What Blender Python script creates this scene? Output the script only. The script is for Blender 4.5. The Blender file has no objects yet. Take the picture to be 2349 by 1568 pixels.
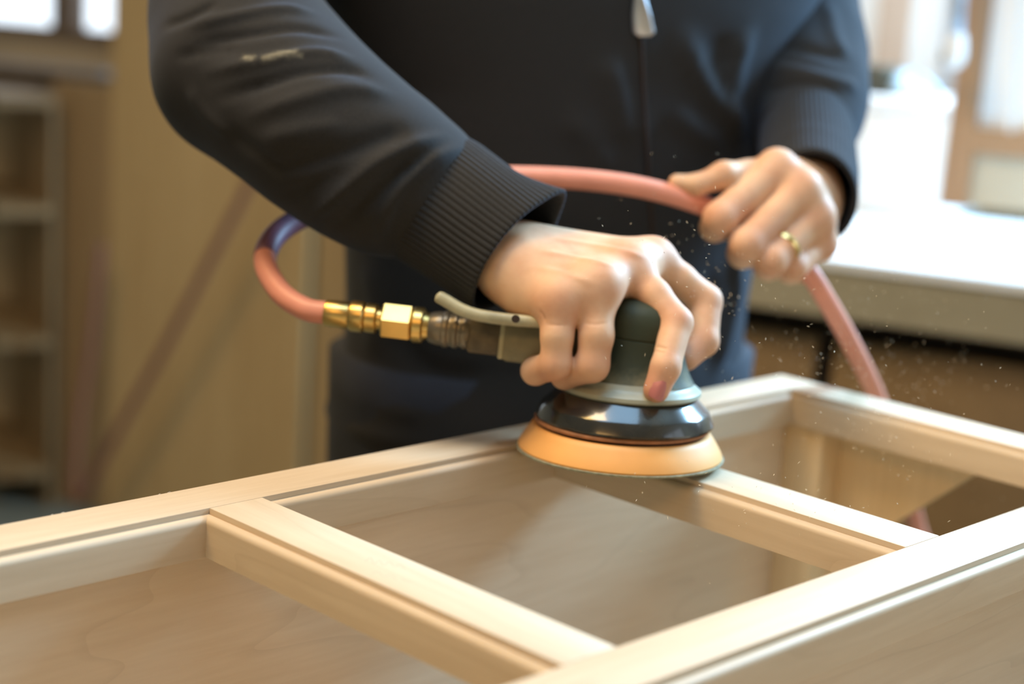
import bpy, bmesh, math, random
import numpy as np
from mathutils import Vector, Matrix
from mathutils.bvhtree import BVHTree

random.seed(7)
rng = np.random.default_rng(7)
PI = math.pi
SCN = bpy.context.scene
COL = SCN.collection

# ------------------------------------------------------------------ camera
SC = 0.89                      # metres per survey unit
FPX = 3829.6                   # focal length in pixels of the 2349 px wide frame
YAW, PITCH, ROLL = 0.79663, 0.20686, -0.06534
SURVEY = np.array([-0.58634, -0.82833, 0.32795])   # camera as seen from the face-frame corner
ZTOP = 0.93                    # height of the face frame above the floor
CAM = np.array([0.0, 0.0, ZTOP + SURVEY[2] * SC])
_f = np.array([0, math.cos(PITCH), -math.sin(PITCH)])
_r0 = np.array([1.0, 0, 0]); _d0 = np.cross(_f, _r0)
RGT = math.cos(ROLL) * _r0 + math.sin(ROLL) * _d0
DWN = -math.sin(ROLL) * _r0 + math.cos(ROLL) * _d0
FWD = _f

cam = bpy.data.cameras.new('camera'); camo = bpy.data.objects.new('camera', cam); COL.objects.link(camo)
M3 = Matrix([[RGT[i], -DWN[i], -FWD[i]] for i in range(3)])
camo.matrix_world = Matrix.Translation(Vector(CAM)) @ M3.to_4x4()
cam.sensor_width = 36.0
cam.lens = FPX / 2349 * 36.0
cam.clip_start = 0.05
cam.dof.use_dof = True
cam.dof.focus_distance = 1.075 * SC
cam.dof.aperture_fstop = 3.2
cam.dof.aperture_blades = 0
SCN.camera = camo

# ------------------------------------------------------------------ view, world, lights
SCN.view_settings.view_transform = 'Standard'
SCN.view_settings.look = 'None'
SCN.view_settings.gamma = 1.0
SCN.view_settings.use_curve_mapping = False
SCN.view_settings.exposure = 0.0

wld = bpy.data.worlds.new('world'); SCN.world = wld; wld.use_nodes = True
_bg = wld.node_tree.nodes['Background']
_bg.inputs[0].default_value = (0.80, 0.90, 1.0, 1); _bg.inputs[1].default_value = 2.2

WA = math.radians(28)          # the room stands turned against the view
ES = np.array([math.cos(WA), -math.sin(WA), 0]); EN = np.array([math.sin(WA), math.cos(WA), 0])
def R(s, n, z): return ES * s + EN * n + np.array([0, 0, z])

def area(name, loc, target, sx, sy, power, color, spread=PI):
    l = bpy.data.lights.new(name, 'AREA'); l.shape = 'RECTANGLE'; l.size = sx; l.size_y = sy
    l.energy = power; l.color = color; l.spread = spread
    o = bpy.data.objects.new(name, l); COL.objects.link(o); o.location = Vector(loc)
    d = Vector(target) - Vector(loc)
    o.rotation_euler = d.to_track_quat('-Z', 'Y').to_euler()
    return o
area('daylight_back_right_window', R(0.42, 2.80, 2.10), R(-0.45, 1.0, 0.95), 0.62, 0.62, 135, (0.36, 0.68, 1.0))
area('daylight_back_window', R(-0.66, 2.80, 1.75), R(-0.5, 1.0, 0.9), 0.7, 0.9, 20, (0.80, 0.88, 1.0))
area('overhead_cool_fill', (-0.25, 0.75, 2.85), (-0.25, 0.76, 0.0), 1.4, 1.0, 30, (0.38, 0.68, 1.0))  # added cool fill from overhead; the ceiling has no opening there
area('ceiling_lamp_warm', (-0.8, 1.1, 2.75), (0.1, 1.1, 0.9), 0.9, 0.9, 50, (1.0, 0.63, 0.21))
area('front_warm_fill', (-0.9, -0.9, 2.45), (0.1, 1.0, 0.9), 1.2, 0.3, 9, (1.0, 0.55, 0.18))  # added warm fill from behind the camera; no lamp is known there

# ------------------------------------------------------------------ helpers
def P(u, v, d):
    """survey: the point seen at image position (u, v), d survey units deep"""
    d = d * SC
    return CAM + d * (FWD + RGT * (u - 1174.5) / FPX + DWN * (v - 784) / FPX)
def px(n, d): return n * d * SC / FPX          # n image pixels at depth d, in metres
def ray(u, v): return FWD + RGT * (u - 1174.5) / FPX + DWN * (v - 784) / FPX
def wall_sz(u, v, n):
    """where the sight line through (u, v) meets the plane n: along-wall and height"""
    k = ray(u, v); t = (n - CAM @ EN) / (k @ EN); q = CAM + t * k
    return float(q @ ES), float(q[2])

ROOTS = {}
def thing(name, label, cat, loc=(0, 0, 0), rotz=0.0, group=None, kind=None):
    o = bpy.data.objects.new(name, None); COL.objects.link(o)
    o.empty_display_size = 0.05
    o.location = Vector(loc); o.rotation_euler = (0, 0, rotz)
    if label: o['label'] = label
    if cat: o['category'] = cat
    if group: o['group'] = group
    if kind: o['kind'] = kind
    ROOTS[o.name] = (Matrix.Translation(Vector(loc)) @ Matrix.Rotation(rotz, 4, 'Z')).inverted()
    return o
def world_inv(o):
    if o is None: return Matrix.Identity(4)
    return ROOTS.get(o.name, Matrix.Identity(4))
def mesh(name, verts, faces, mat, parent=None, smooth=True, local=False, label=None, kind=None, angle=None):
    v = np.asarray(verts, dtype=float)
    inv = world_inv(parent)
    if parent is not None and not local:
        A = np.array(inv); v = v @ A[:3, :3].T + A[:3, 3]
    me = bpy.data.meshes.new(name)
    me.from_pydata([tuple(x) for x in v], [], [tuple(int(i) for i in f) for f in faces])
    me.validate(); 
    o = bpy.data.objects.new(name, me); COL.objects.link(o)
    if mat is not None: me.materials.append(mat)
    if smooth:
        me.polygons.foreach_set('use_smooth', [True] * len(me.polygons))
        if angle is not None:
            try: me.set_sharp_from_angle(angle=math.radians(angle))
            except Exception: pass
    if parent is not None:
        o.parent = parent
        ROOTS[o.name] = inv
    if label: o['label'] = label
    if kind: o['kind'] = kind
    return o
def tag(o, label, cat, group=None, kind=None):
    o['label'] = label; o['category'] = cat
    if group: o['group'] = group
    if kind: o['kind'] = kind
    return o
def box_data(x0, x1, y0, y1, z0, z1, bevel=0.0):
    bm = bmesh.new()
    bmesh.ops.create_cube(bm, size=1.0)
    for v in bm.verts:
        v.co = Vector(((x0 + x1) / 2 + v.co.x * (x1 - x0), (y0 + y1) / 2 + v.co.y * (y1 - y0), (z0 + z1) / 2 + v.co.z * (z1 - z0)))
    if bevel > 0:
        bmesh.ops.bevel(bm, geom=list(bm.edges), offset=bevel, segments=2, profile=0.5, affect='EDGES')
    bm.normal_update(); bm.verts.index_update()
    V = [tuple(v.co) for v in bm.verts]; F = [[v.index for v in f.verts] for f in bm.faces]
    bm.free(); return V, F
def box(name, b, mat, parent=None, bevel=0.0, local=True, basis=None, **kw):
    V, F = box_data(*b, bevel=bevel)
    if basis is not None: V = [basis(*v) for v in V]
    return mesh(name, V, F, mat, parent, smooth=bevel > 0, local=local, angle=40 if bevel > 0 else None, **kw)
def join(*parts):
    V, F = [], []
    for v, f in parts:
        n = len(V); V += [tuple(x) for x in v]; F += [[i + n for i in q] for q in f]
    return V, F
def catmull(pts, n):
    pts = np.asarray(pts, float); k = len(pts)
    q = np.vstack([2 * pts[0] - pts[1], pts, 2 * pts[-1] - pts[-2]])
    out = []
    for i in range(k - 1):
        p0, p1, p2, p3 = q[i:i + 4]
        for t in np.linspace(0, 1, n, endpoint=False):
            out.append(0.5 * ((2 * p1) + (-p0 + p2) * t + (2 * p0 - 5 * p1 + 4 * p2 - p3) * t * t + (-p0 + 3 * p1 - 3 * p2 + p3) * t ** 3))
    out.append(pts[-1]); return np.array(out)
def frames(pts):
    T = np.gradient(pts, axis=0); T /= np.linalg.norm(T, axis=1)[:, None] + 1e-12
    a = np.array([0, 0, 1.0]) if abs(T[0][2]) < 0.9 else np.array([1.0, 0, 0])
    n = np.cross(T[0], a); n /= np.linalg.norm(n); N = [n]
    for i in range(1, len(pts)):
        n = N[-1] - T[i] * (N[-1] @ T[i]); n /= np.linalg.norm(n) + 1e-12; N.append(n)
    N = np.array(N); return T, N, np.cross(T, N)
def ring_mesh(rings, cap=True, close=True):
    m = len(rings[0]); V = [tuple(p) for r in rings for p in r]; F = []
    for i in range(len(rings) - 1):
        for j in range(m if close else m - 1):
            k = (j + 1) % m
            F.append((i * m + j, i * m + k, (i + 1) * m + k, (i + 1) * m + j))
    if cap:
        F.append(tuple(range(m - 1, -1, -1))); F.append(tuple((len(rings) - 1) * m + j for j in range(m)))
    return V, F
def tube_data(pts, rad, seg=14):
    pts = np.asarray(pts, float); T, N, B = frames(pts)
    rad = np.broadcast_to(np.asarray(rad, float), (len(pts),))
    th = np.linspace(0, 2 * PI, seg, endpoint=False)
    return ring_mesh([pts[i] + rad[i] * (np.cos(th)[:, None] * N[i] + np.sin(th)[:, None] * B[i]) for i in range(len(pts))])
def lathe_axis(p0, axis, prof, seg=48, ref=None, phase=0.0, cap=True):
    """prof: list of (t along axis in m, radius in m)"""
    axis = np.asarray(axis, float); axis /= np.linalg.norm(axis)
    a = np.array([0, 0, 1.0]) if ref is None else np.asarray(ref, float)
    if abs(axis @ a) > 0.95: a = np.array([1.0, 0, 0])
    n = a - axis * (a @ axis); n /= np.linalg.norm(n); b = np.cross(axis, n)
    th = np.linspace(0, 2 * PI, seg, endpoint=False) + phase
    return ring_mesh([p0 + axis * t + max(r, 1e-5) * (np.cos(th)[:, None] * n + np.sin(th)[:, None] * b) for t, r in prof], cap=cap)

# ---- smooth solids from distance fields
def surface_nets(D, org, h):
    S = D < 0
    nx, ny, nz = D.shape
    acc = np.zeros((nx - 1, ny - 1, nz - 1, 3), np.float32); cnt = np.zeros((nx - 1, ny - 1, nz - 1), np.float32)
    def corner(A, c): return A[c[0]:nx - 1 + c[0], c[1]:ny - 1 + c[1], c[2]:nz - 1 + c[2]]
    for ax in range(3):
        o1, o2 = [i for i in range(3) if i != ax]
        for a in (0, 1):
            for b in (0, 1):
                c0 = [0, 0, 0]; c0[o1] = a; c0[o2] = b; c1 = list(c0); c1[ax] = 1
                d0, d1 = corner(D, c0), corner(D, c1)
                m = (d0 < 0) != (d1 < 0)
                t = np.where(m, d0 / np.where(m, d0 - d1, 1), 0)
                acc[..., ax] += np.where(m, t, 0); acc[..., o1] += np.where(m, a, 0); acc[..., o2] += np.where(m, b, 0)
                cnt += m
    act = cnt > 0
    idx = -np.ones(act.shape, np.int64); idx[act] = np.arange(act.sum())
    cells = np.argwhere(act)
    V = org + h * (cells + acc[act] / cnt[act][:, None])
    F = []
    for ax in range(3):
        o1, o2 = (ax + 1) % 3, (ax + 2) % 3
        sl0 = [slice(None)] * 3; sl1 = [slice(None)] * 3
        sl0[ax] = slice(0, -1); sl1[ax] = slice(1, None)
        a, b = S[tuple(sl0)], S[tuple(sl1)]
        for flip, m in ((False, a & ~b), (True, ~a & b)):
            e = np.argwhere(m)
            e = e[(e[:, o1] > 0) & (e[:, o2] > 0) & (e[:, o1] < D.shape[o1] - 1) & (e[:, o2] < D.shape[o2] - 1)]
            def cell(i, j):
                c = e.copy(); c[:, o1] -= i; c[:, o2] -= j
                return idx[c[:, 0], c[:, 1], c[:, 2]]
            q = np.stack([cell(1, 1), cell(0, 1), cell(0, 0), cell(1, 0)], 1)
            if flip: q = q[:, ::-1]
            F.append(q)
    F = np.vstack(F); F = F[(F >= 0).all(1)]
    return V, F
def smin(a, b, k):
    if k <= 0: return np.minimum(a, b)
    h = np.clip(0.5 + 0.5 * (b - a) / k, 0, 1)
    return b + (a - b) * h - k * h * (1 - h)
def cone_sdf(X, a, b, ra, rb):
    ab = (b - a).astype(np.float32); L = float(ab @ ab) + 1e-12
    q = X - a.astype(np.float32)
    t = np.clip((q @ ab) / L, 0, 1)
    return np.linalg.norm(q - t[..., None] * ab, axis=-1) - (ra + (rb - ra) * t)
def chain_sdf(X, pts, k):
    """pts: list of (point, radius)"""
    d = None
    for (a, ra), (b, rb) in zip(pts[:-1], pts[1:]):
        c = cone_sdf(X, a, b, ra, rb)
        d = c if d is None else smin(d, c, k)
    return d
def grid(lo, hi, h):
    lo = np.asarray(lo, float); n = np.ceil((np.asarray(hi) - lo) / h).astype(int) + 1
    ax = [lo[i] + h * np.arange(n[i]) for i in range(3)]
    return np.stack(np.meshgrid(*ax, indexing='ij'), -1).astype(np.float32), lo
def relax(V, F, n=2, lam=0.5):
    V = V.copy(); N = len(V)
    for _ in range(n):
        S = np.zeros_like(V); C = np.zeros(N)
        for i in range(4):
            j = (i + 1) % 4
            np.add.at(S, F[:, i], V[F[:, j]]); np.add.at(C, F[:, i], 1)
            np.add.at(S, F[:, j], V[F[:, i]]); np.add.at(C, F[:, j], 1)
        V += lam * (S / np.maximum(C, 1)[:, None] - V)
    return V
def vnormals(V, F):
    F = np.asarray(F); N = np.zeros_like(V)
    n = np.cross(V[F[:, 2]] - V[F[:, 0]], V[F[:, 3]] - V[F[:, 1]])
    for i in range(4): np.add.at(N, F[:, i], n)
    return N / (np.linalg.norm(N, axis=1)[:, None] + 1e-12)
def pl_dist(X, pl):
    """distance of points to a polyline and position along it 0..1"""
    best = np.full(len(X), 1e9); tt = np.zeros(len(X)); n = len(pl) - 1
    for i in range(n):
        a, b = pl[i], pl[i + 1]; ab = b - a
        t = np.clip(((X - a) @ ab) / (ab @ ab + 1e-12), 0, 1)
        d = np.linalg.norm(X - a - t[:, None] * ab, axis=1)
        m = d < best; best[m] = d[m]; tt[m] = (i + t[m]) / n
    return best, tt
def folds(V, F, specs):
    """raise or sink folds along lines lying on the cloth: (points [(u,v)], width px, height px, depth)"""
    bv = BVHTree.FromPolygons([tuple(v) for v in V], [tuple(f) for f in F])
    N = vnormals(V, F); D = np.zeros(len(V))
    for pts, w, hgt, dep in specs:
        line = catmull(np.array([list(p) for p in pts], float), 8)
        q = []
        for u, v in line:
            k = ray(u, v); k = k / np.linalg.norm(k)
            hit = bv.ray_cast(Vector(CAM), Vector(k))
            if hit[0] is not None: q.append(np.array(hit[0]))
        if len(q) < 2: continue
        # break where the line jumps between layers
        q = np.array(q); seg = [[q[0]]]
        for a, b in zip(q[:-1], q[1:]):
            if np.linalg.norm(a - b) > 0.06: seg.append([b])
            else: seg[-1].append(b)
        for s in seg:
            if len(s) < 2: continue
            d, t = pl_dist(V, np.array(s)); ww = px(w, dep)
            env = np.minimum(1, np.minimum(t, 1 - t) / 0.22 + 0.15)
            D += px(hgt, dep) * np.exp(-(d / ww) ** 2) * env
    return V + N * D[:, None]

# ------------------------------------------------------------------ materials
def new_mat(name):
    m = bpy.data.materials.new(name); m.use_nodes = True
    nt = m.node_tree; b = nt.nodes['Principled BSDF']; return m, nt, b
def plain(name, col, rough=0.6, metal=0.0, noise=0.0, scale=30, bump=0.0, bscale=200, spec=0.5, coat=0.0, aniso=None):
    m, nt, b = new_mat(name)
    b.inputs['Base Color'].default_value = (*col, 1); b.inputs['Roughness'].default_value = rough
    b.inputs['Metallic'].default_value = metal; b.inputs['Specular IOR Level'].default_value = spec
    b.inputs['Coat Weight'].default_value = coat
    tc = nt.nodes.new('ShaderNodeTexCoord')
    if noise > 0:
        n = nt.nodes.new('ShaderNodeTexNoise'); n.inputs['Scale'].default_value = scale; n.inputs['Detail'].default_value = 6
        nt.links.new(tc.outputs['Object'], n.inputs['Vector'])
        mr = nt.nodes.new('ShaderNodeMapRange'); mr.inputs[1].default_value = 0.3; mr.inputs[2].default_value = 0.7
        mr.inputs[3].default_value = 1 - noise; mr.inputs[4].default_value = 1 + noise
        nt.links.new(n.outputs['Fac'], mr.inputs[0])
        mx = nt.nodes.new('ShaderNodeVectorMath'); mx.operation = 'SCALE'; mx.inputs[0].default_value = col
        nt.links.new(mr.outputs[0], mx.inputs['Scale']); nt.links.new(mx.outputs[0], b.inputs['Base Color'])
    if bump > 0:
        n2 = nt.nodes.new('ShaderNodeTexNoise'); n2.inputs['Scale'].default_value = bscale; n2.inputs['Detail'].default_value = 4
        nt.links.new(tc.outputs['Object'], n2.inputs['Vector'])
        bp = nt.nodes.new('ShaderNodeBump'); bp.inputs['Strength'].default_value = bump; bp.inputs['Distance'].default_value = 0.001
        nt.links.new(n2.outputs['Fac'], bp.inputs['Height']); nt.links.new(bp.outputs[0], b.inputs['Normal'])
    return m
def wood(name, c0, c1, axis='x', rough=0.55, lines=0.0, off=0.0, coat=0.0, stretch=14, fine=160):
    """long grain along axis; lines adds cathedral figure"""
    m, nt, b = new_mat(name)
    tc = nt.nodes.new('ShaderNodeTexCoord'); mp = nt.nodes.new('ShaderNodeMapping')
    s = {'x': (1 / stretch, 1, 1), 'y': (1, 1 / stretch, 1), 'z': (1, 1, 1 / stretch)}[axis]
    mp.inputs['Scale'].default_value = s; mp.inputs['Location'].default_value = (off, off * 1.7, off * 0.6)
    nt.links.new(tc.outputs['Object'], mp.inputs['Vector'])
    n = nt.nodes.new('ShaderNodeTexNoise'); n.inputs['Scale'].default_value = fine; n.inputs['Detail'].default_value = 5; n.inputs['Roughness'].default_value = 0.6
    nt.links.new(mp.outputs[0], n.inputs['Vector'])
    n2 = nt.nodes.new('ShaderNodeTexNoise'); n2.inputs['Scale'].default_value = fine / 9; n2.inputs['Detail'].default_value = 3
    nt.links.new(mp.outputs[0], n2.inputs['Vector'])
    ad = nt.nodes.new('ShaderNodeMath'); ad.operation = 'MULTIPLY_ADD'; ad.inputs[1].default_value = 0.45
    nt.links.new(n.outputs['Fac'], ad.inputs[0]); 
    h = nt.nodes.new('ShaderNodeMath'); h.operation = 'MULTIPLY'; h.inputs[1].default_value = 0.55
    nt.links.new(n2.outputs['Fac'], h.inputs[0]); nt.links.new(h.outputs[0], ad.inputs[2])
    cr = nt.nodes.new('ShaderNodeValToRGB')
    cr.color_ramp.elements[0].position = 0.36; cr.color_ramp.elements[0].color = (*c0, 1)
    cr.color_ramp.elements[1].position = 0.64; cr.color_ramp.elements[1].color = (*c1, 1)
    nt.links.new(ad.outputs[0], cr.inputs[0])
    last = cr.outputs[0]
    if lines > 0:
        mp2 = nt.nodes.new('ShaderNodeMapping')
        s2 = {'x': (1.6, 9, 9), 'y': (9, 1.6, 9), 'z': (9, 9, 1.6)}[axis]
        mp2.inputs['Scale'].default_value = s2; mp2.inputs['Location'].default_value = (off * 2, off, off)
        nt.links.new(tc.outputs['Object'], mp2.inputs['Vector'])
        n3 = nt.nodes.new('ShaderNodeTexNoise'); n3.inputs['Scale'].default_value = 1.0; n3.inputs['Detail'].default_value = 2.5
        nt.links.new(mp2.outputs[0], n3.inputs['Vector'])
        fr = nt.nodes.new('ShaderNodeMath'); fr.operation = 'MULTIPLY'; fr.inputs[1].default_value = 9
        nt.links.new(n3.outputs['Fac'], fr.inputs[0])
        fr2 = nt.nodes.new('ShaderNodeMath'); fr2.operation = 'FRACT'; nt.links.new(fr.outputs[0], fr2.inputs[0])
        c2 = nt.nodes.new('ShaderNodeValToRGB')
        c2.color_ramp.elements[0].position = 0.0; c2.color_ramp.elements[0].color = (1 - lines, 1 - lines * 1.15, 1 - lines * 1.3, 1)
        e = c2.color_ramp.elements.new(0.10); e.color = (1, 1, 1, 1)
        c2.color_ramp.elements[1].color = (1, 1, 1, 1)
        nt.links.new(fr2.outputs[0], c2.inputs[0])
        mx = nt.nodes.new('ShaderNodeMixRGB'); mx.blend_type = 'MULTIPLY'; mx.inputs[0].default_value = 1
        nt.links.new(last, mx.inputs[1]); nt.links.new(c2.outputs[0], mx.inputs[2]); last = mx.outputs[0]
    nt.links.new(last, b.inputs['Base Color'])
    b.inputs['Roughness'].default_value = rough; b.inputs['Coat Weight'].default_value = coat; b.inputs['Coat Roughness'].default_value = 0.22
    bp = nt.nodes.new('ShaderNodeBump'); bp.inputs['Strength'].default_value = 0.12; bp.inputs['Distance'].default_value = 0.0006
    nt.links.new(n.outputs['Fac'], bp.inputs['Height']); nt.links.new(bp.outputs[0], b.inputs['Normal'])
    return m
def glass_mat():
    m, nt, b = new_mat('window_glass')
    nt.nodes.remove(b); out = nt.nodes['Material Output']
    t = nt.nodes.new('ShaderNodeBsdfTransparent'); g = nt.nodes.new('ShaderNodeBsdfGlossy'); g.inputs['Roughness'].default_value = 0.02
    mx = nt.nodes.new('ShaderNodeMixShader'); mx.inputs[0].default_value = 0.06
    nt.links.new(t.outputs[0], mx.inputs[1]); nt.links.new(g.outputs[0], mx.inputs[2]); nt.links.new(mx.outputs[0], out.inputs[0])
    return m
M = {}
MAP0, MAP1 = (0.53, 0.395, 0.255), (0.64, 0.50, 0.345)
M['maple_x'] = wood('maple_long_x', MAP0, MAP1, 'x', 0.55, 0.06)
M['maple_y'] = wood('maple_long_y', MAP0, MAP1, 'y', 0.55, 0.06, 0.7)
M['panel_x'] = wood('finished_maple_panel', (0.66, 0.50, 0.345), (0.76, 0.61, 0.45), 'x', 0.28, 0.08, 1.3, coat=1.0)
M['panel_y'] = wood('finished_maple_end', (0.70, 0.49, 0.26), (0.80, 0.59, 0.34), 'z', 0.32, 0.10, 2.1, coat=0.4)
M['ply'] = wood('plywood', (0.46, 0.31, 0.14), (0.56, 0.40, 0.20), 'z', 0.6, 0.12, 0.2, fine=40)
M['ply_dark'] = wood('plywood_dark', (0.36, 0.24, 0.11), (0.46, 0.32, 0.155), 'z', 0.6, 0.1, 3.2, fine=40)
M['brown'] = wood('brown_boards', (0.30, 0.20, 0.10), (0.40, 0.27, 0.14), 'z', 0.6, 0.1, 1.1, fine=40)
M['window_wood'] = wood('window_wood', (0.30, 0.17, 0.09), (0.40, 0.24, 0.13), 'z', 0.5, 0.08, 1.9, fine=60)
M['mull'] = wood('mullion_wood', (0.13, 0.095, 0.07), (0.18, 0.13, 0.095), 'z', 0.6, 0.05, 2.9, fine=60)
M['sill'] = plain('painted_sill', (0.46, 0.41, 0.38), 0.6, noise=0.08)
M['wall'] = plain('plaster_wall', (0.40, 0.31, 0.20), 0.85, noise=0.06, scale=4)
M['ceil'] = plain('ceiling_paint', (0.62, 0.55, 0.45), 0.9)
M['floor'] = plain('concrete_floor', (0.14, 0.145, 0.115), 0.8, noise=0.2, scale=6)
M['white'] = plain('white_laminate', (0.85, 0.86, 0.86), 0.4)
M['beige'] = wood('beige_apron', (0.27, 0.235, 0.15), (0.34, 0.295, 0.20), 'x', 0.6, 0.08, 0.9, fine=25, stretch=4)
M['bench'] = wood('bench_cabinet_wood', (0.19, 0.115, 0.048), (0.27, 0.17, 0.075), 'x', 0.5, 0.1, 0.4, fine=30)
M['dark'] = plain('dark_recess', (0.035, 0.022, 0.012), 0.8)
M['cream'] = plain('cream_slat', (0.66, 0.60, 0.52), 0.6)
M['peach'] = plain('peach_slat', (0.60, 0.46, 0.36), 0.6)
M['greyslat'] = plain('grey_slat', (0.46, 0.46, 0.47), 0.6)
M['panelbeige'] = plain('beige_panel_paint', (0.50, 0.44, 0.33), 0.6, noise=0.05, scale=8)
M['steel'] = plain('blue_grey_steel', (0.42, 0.50, 0.60), 0.35, 0.6)
M['darkobj'] = plain('dark_olive_block', (0.06, 0.055, 0.035), 0.6)
M['rag'] = plain('pale_blue_rag', (0.40, 0.52, 0.60), 0.9)
M['glass'] = glass_mat()
# tool
M['green'] = plain('dirty_green_grip', (0.036, 0.043, 0.022), 0.6, bump=0.2, spec=0.3)
def dusty(m, lo, hi, dust, amount):
    """dust that has settled on the flare: thick at height lo, gone at height hi above the tool's base"""
    nt = m.node_tree; b = nt.nodes['Principled BSDF']
    tc = nt.nodes.new('ShaderNodeTexCoord'); sx = nt.nodes.new('ShaderNodeSeparateXYZ'); nt.links.new(tc.outputs['Object'], sx.inputs[0])
    mr = nt.nodes.new('ShaderNodeMapRange'); mr.inputs[1].default_value = lo; mr.inputs[2].default_value = hi; mr.inputs[3].default_value = amount; mr.inputs[4].default_value = 0
    n = nt.nodes.new('ShaderNodeTexNoise'); n.inputs['Scale'].default_value = 55; n.inputs['Detail'].default_value = 6; nt.links.new(tc.outputs['Object'], n.inputs['Vector'])
    ad = nt.nodes.new('ShaderNodeMath'); ad.operation = 'MULTIPLY_ADD'; ad.inputs[1].default_value = 0.05; nt.links.new(n.outputs['Fac'], ad.inputs[0]); 
    sb = nt.nodes.new('ShaderNodeMath'); sb.operation = 'ADD'; sb.inputs[1].default_value = -0.025; nt.links.new(sx.outputs[2], sb.inputs[0]); nt.links.new(sb.outputs[0], ad.inputs[2])
    nt.links.new(ad.outputs[0], mr.inputs[0])
    mx = nt.nodes.new('ShaderNodeMixRGB'); mx.inputs[1].default_value = b.inputs['Base Color'].default_value; mx.inputs[2].default_value = (*dust, 1)
    nt.links.new(mr.outputs[0], mx.inputs[0]); nt.links.new(mx.outputs[0], b.inputs['Base Color'])
dusty(M['green'], 0.046, 0.062, (0.24, 0.20, 0.10), 0.75)
M['collar'] = plain('dusty_grey_collar', (0.40, 0.40, 0.30), 0.40, noise=0.16, scale=45)
M['black'] = plain('glossy_black_skirt', (0.022, 0.021, 0.017), 0.2, noise=0.5, scale=50, coat=0.6)
M['orange'] = plain('orange_pad_foam', (0.86, 0.42, 0.12), 0.55, noise=0.04, scale=70)
M['lip'] = plain('brown_pad_lip', (0.36, 0.15, 0.06), 0.6, noise=0.3, scale=90)
M['grit'] = plain('sanding_disc_edge', (0.34, 0.34, 0.24), 0.9, noise=0.3, scale=300)
M['gap'] = plain('near_black', (0.03, 0.015, 0.008), 0.8)
M['housing'] = plain('dusty_olive_casting', (0.235, 0.20, 0.115), 0.45, noise=0.22, scale=70, metal=0.15)
M['lever'] = plain('worn_lever', (0.44, 0.40, 0.25), 0.42, noise=0.25, scale=60)
M['block'] = plain('worn_dark_block', (0.115, 0.085, 0.045), 0.45, noise=0.45, scale=90)
M['swivel'] = plain('dusty_swivel', (0.20, 0.165, 0.115), 0.35, 0.5, noise=0.15, scale=80)
M['brass'] = plain('polished_brass', (0.74, 0.50, 0.17), 0.33, 1.0, noise=0.08, scale=60)
M['hose'] = plain('red_rubber_hose', (0.80, 0.32, 0.22), 0.45, noise=0.06, scale=60)
M['purple'] = plain('purple_wrap', (0.21, 0.10, 0.15), 0.5)
M['oldhose'] = plain('faded_red_hose', (0.21, 0.088, 0.055), 0.7)
# person
M['nail'] = plain('fingernail_pink', (0.50, 0.17, 0.15), 0.3)
M['gold'] = plain('gold_ring', (0.85, 0.62, 0.25), 0.2, 1.0)
M['zip'] = plain('zip_metal', (0.62, 0.66, 0.72), 0.3, 0.9)
M['jeans'] = plain('dark_trousers', (0.02, 0.024, 0.036), 0.9, noise=0.2)
M['shoe'] = plain('dark_shoe', (0.03, 0.025, 0.02), 0.6)
M['hair'] = plain('dark_hair', (0.03, 0.02, 0.014), 0.6)
M['dust'] = plain('sawdust', (0.85, 0.74, 0.56), 0.8)
M['pencil'] = plain('pencil', (0.50, 0.38, 0.27), 0.8)
def skin_mat():
    m, nt, b = new_mat('skin')
    tc = nt.nodes.new('ShaderNodeTexCoord'); n = nt.nodes.new('ShaderNodeTexNoise')
    n.inputs['Scale'].default_value = 38; n.inputs['Detail'].default_value = 4
    nt.links.new(tc.outputs['Object'], n.inputs['Vector'])
    cr = nt.nodes.new('ShaderNodeValToRGB')
    cr.color_ramp.elements[0].position = 0.32; cr.color_ramp.elements[0].color = (0.62, 0.33, 0.195, 1)
    cr.color_ramp.elements[1].position = 0.62; cr.color_ramp.elements[1].color = (0.74, 0.47, 0.295, 1)
    nt.links.new(n.outputs['Fac'], cr.inputs[0])
    at = nt.nodes.new('ShaderNodeAttribute'); at.attribute_name = 'flush'
    mx = nt.nodes.new('ShaderNodeMixRGB'); mx.inputs[2].default_value = (0.62, 0.24, 0.15, 1)
    nt.links.new(at.outputs['Fac'], mx.inputs[0]); nt.links.new(cr.outputs[0], mx.inputs[1])
    nt.links.new(mx.outputs[0], b.inputs['Base Color'])
    b.inputs['Roughness'].default_value = 0.58; b.inputs['Specular IOR Level'].default_value = 0.35
    b.inputs['Subsurface Weight'].default_value = 0.12; b.inputs['Subsurface Radius'].default_value = (0.006, 0.002, 0.001); b.inputs['Subsurface Scale'].default_value = 1.0
    n2 = nt.nodes.new('ShaderNodeTexNoise'); n2.inputs['Scale'].default_value = 420; n2.inputs['Detail'].default_value = 3
    nt.links.new(tc.outputs['Object'], n2.inputs['Vector'])
    bp = nt.nodes.new('ShaderNodeBump'); bp.inputs['Strength'].default_value = 0.12; bp.inputs['Distance'].default_value = 0.0008
    nt.links.new(n2.outputs['Fac'], bp.inputs['Height']); nt.links.new(bp.outputs[0], b.inputs['Normal'])
    return m
M['skin'] = skin_mat()
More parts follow.
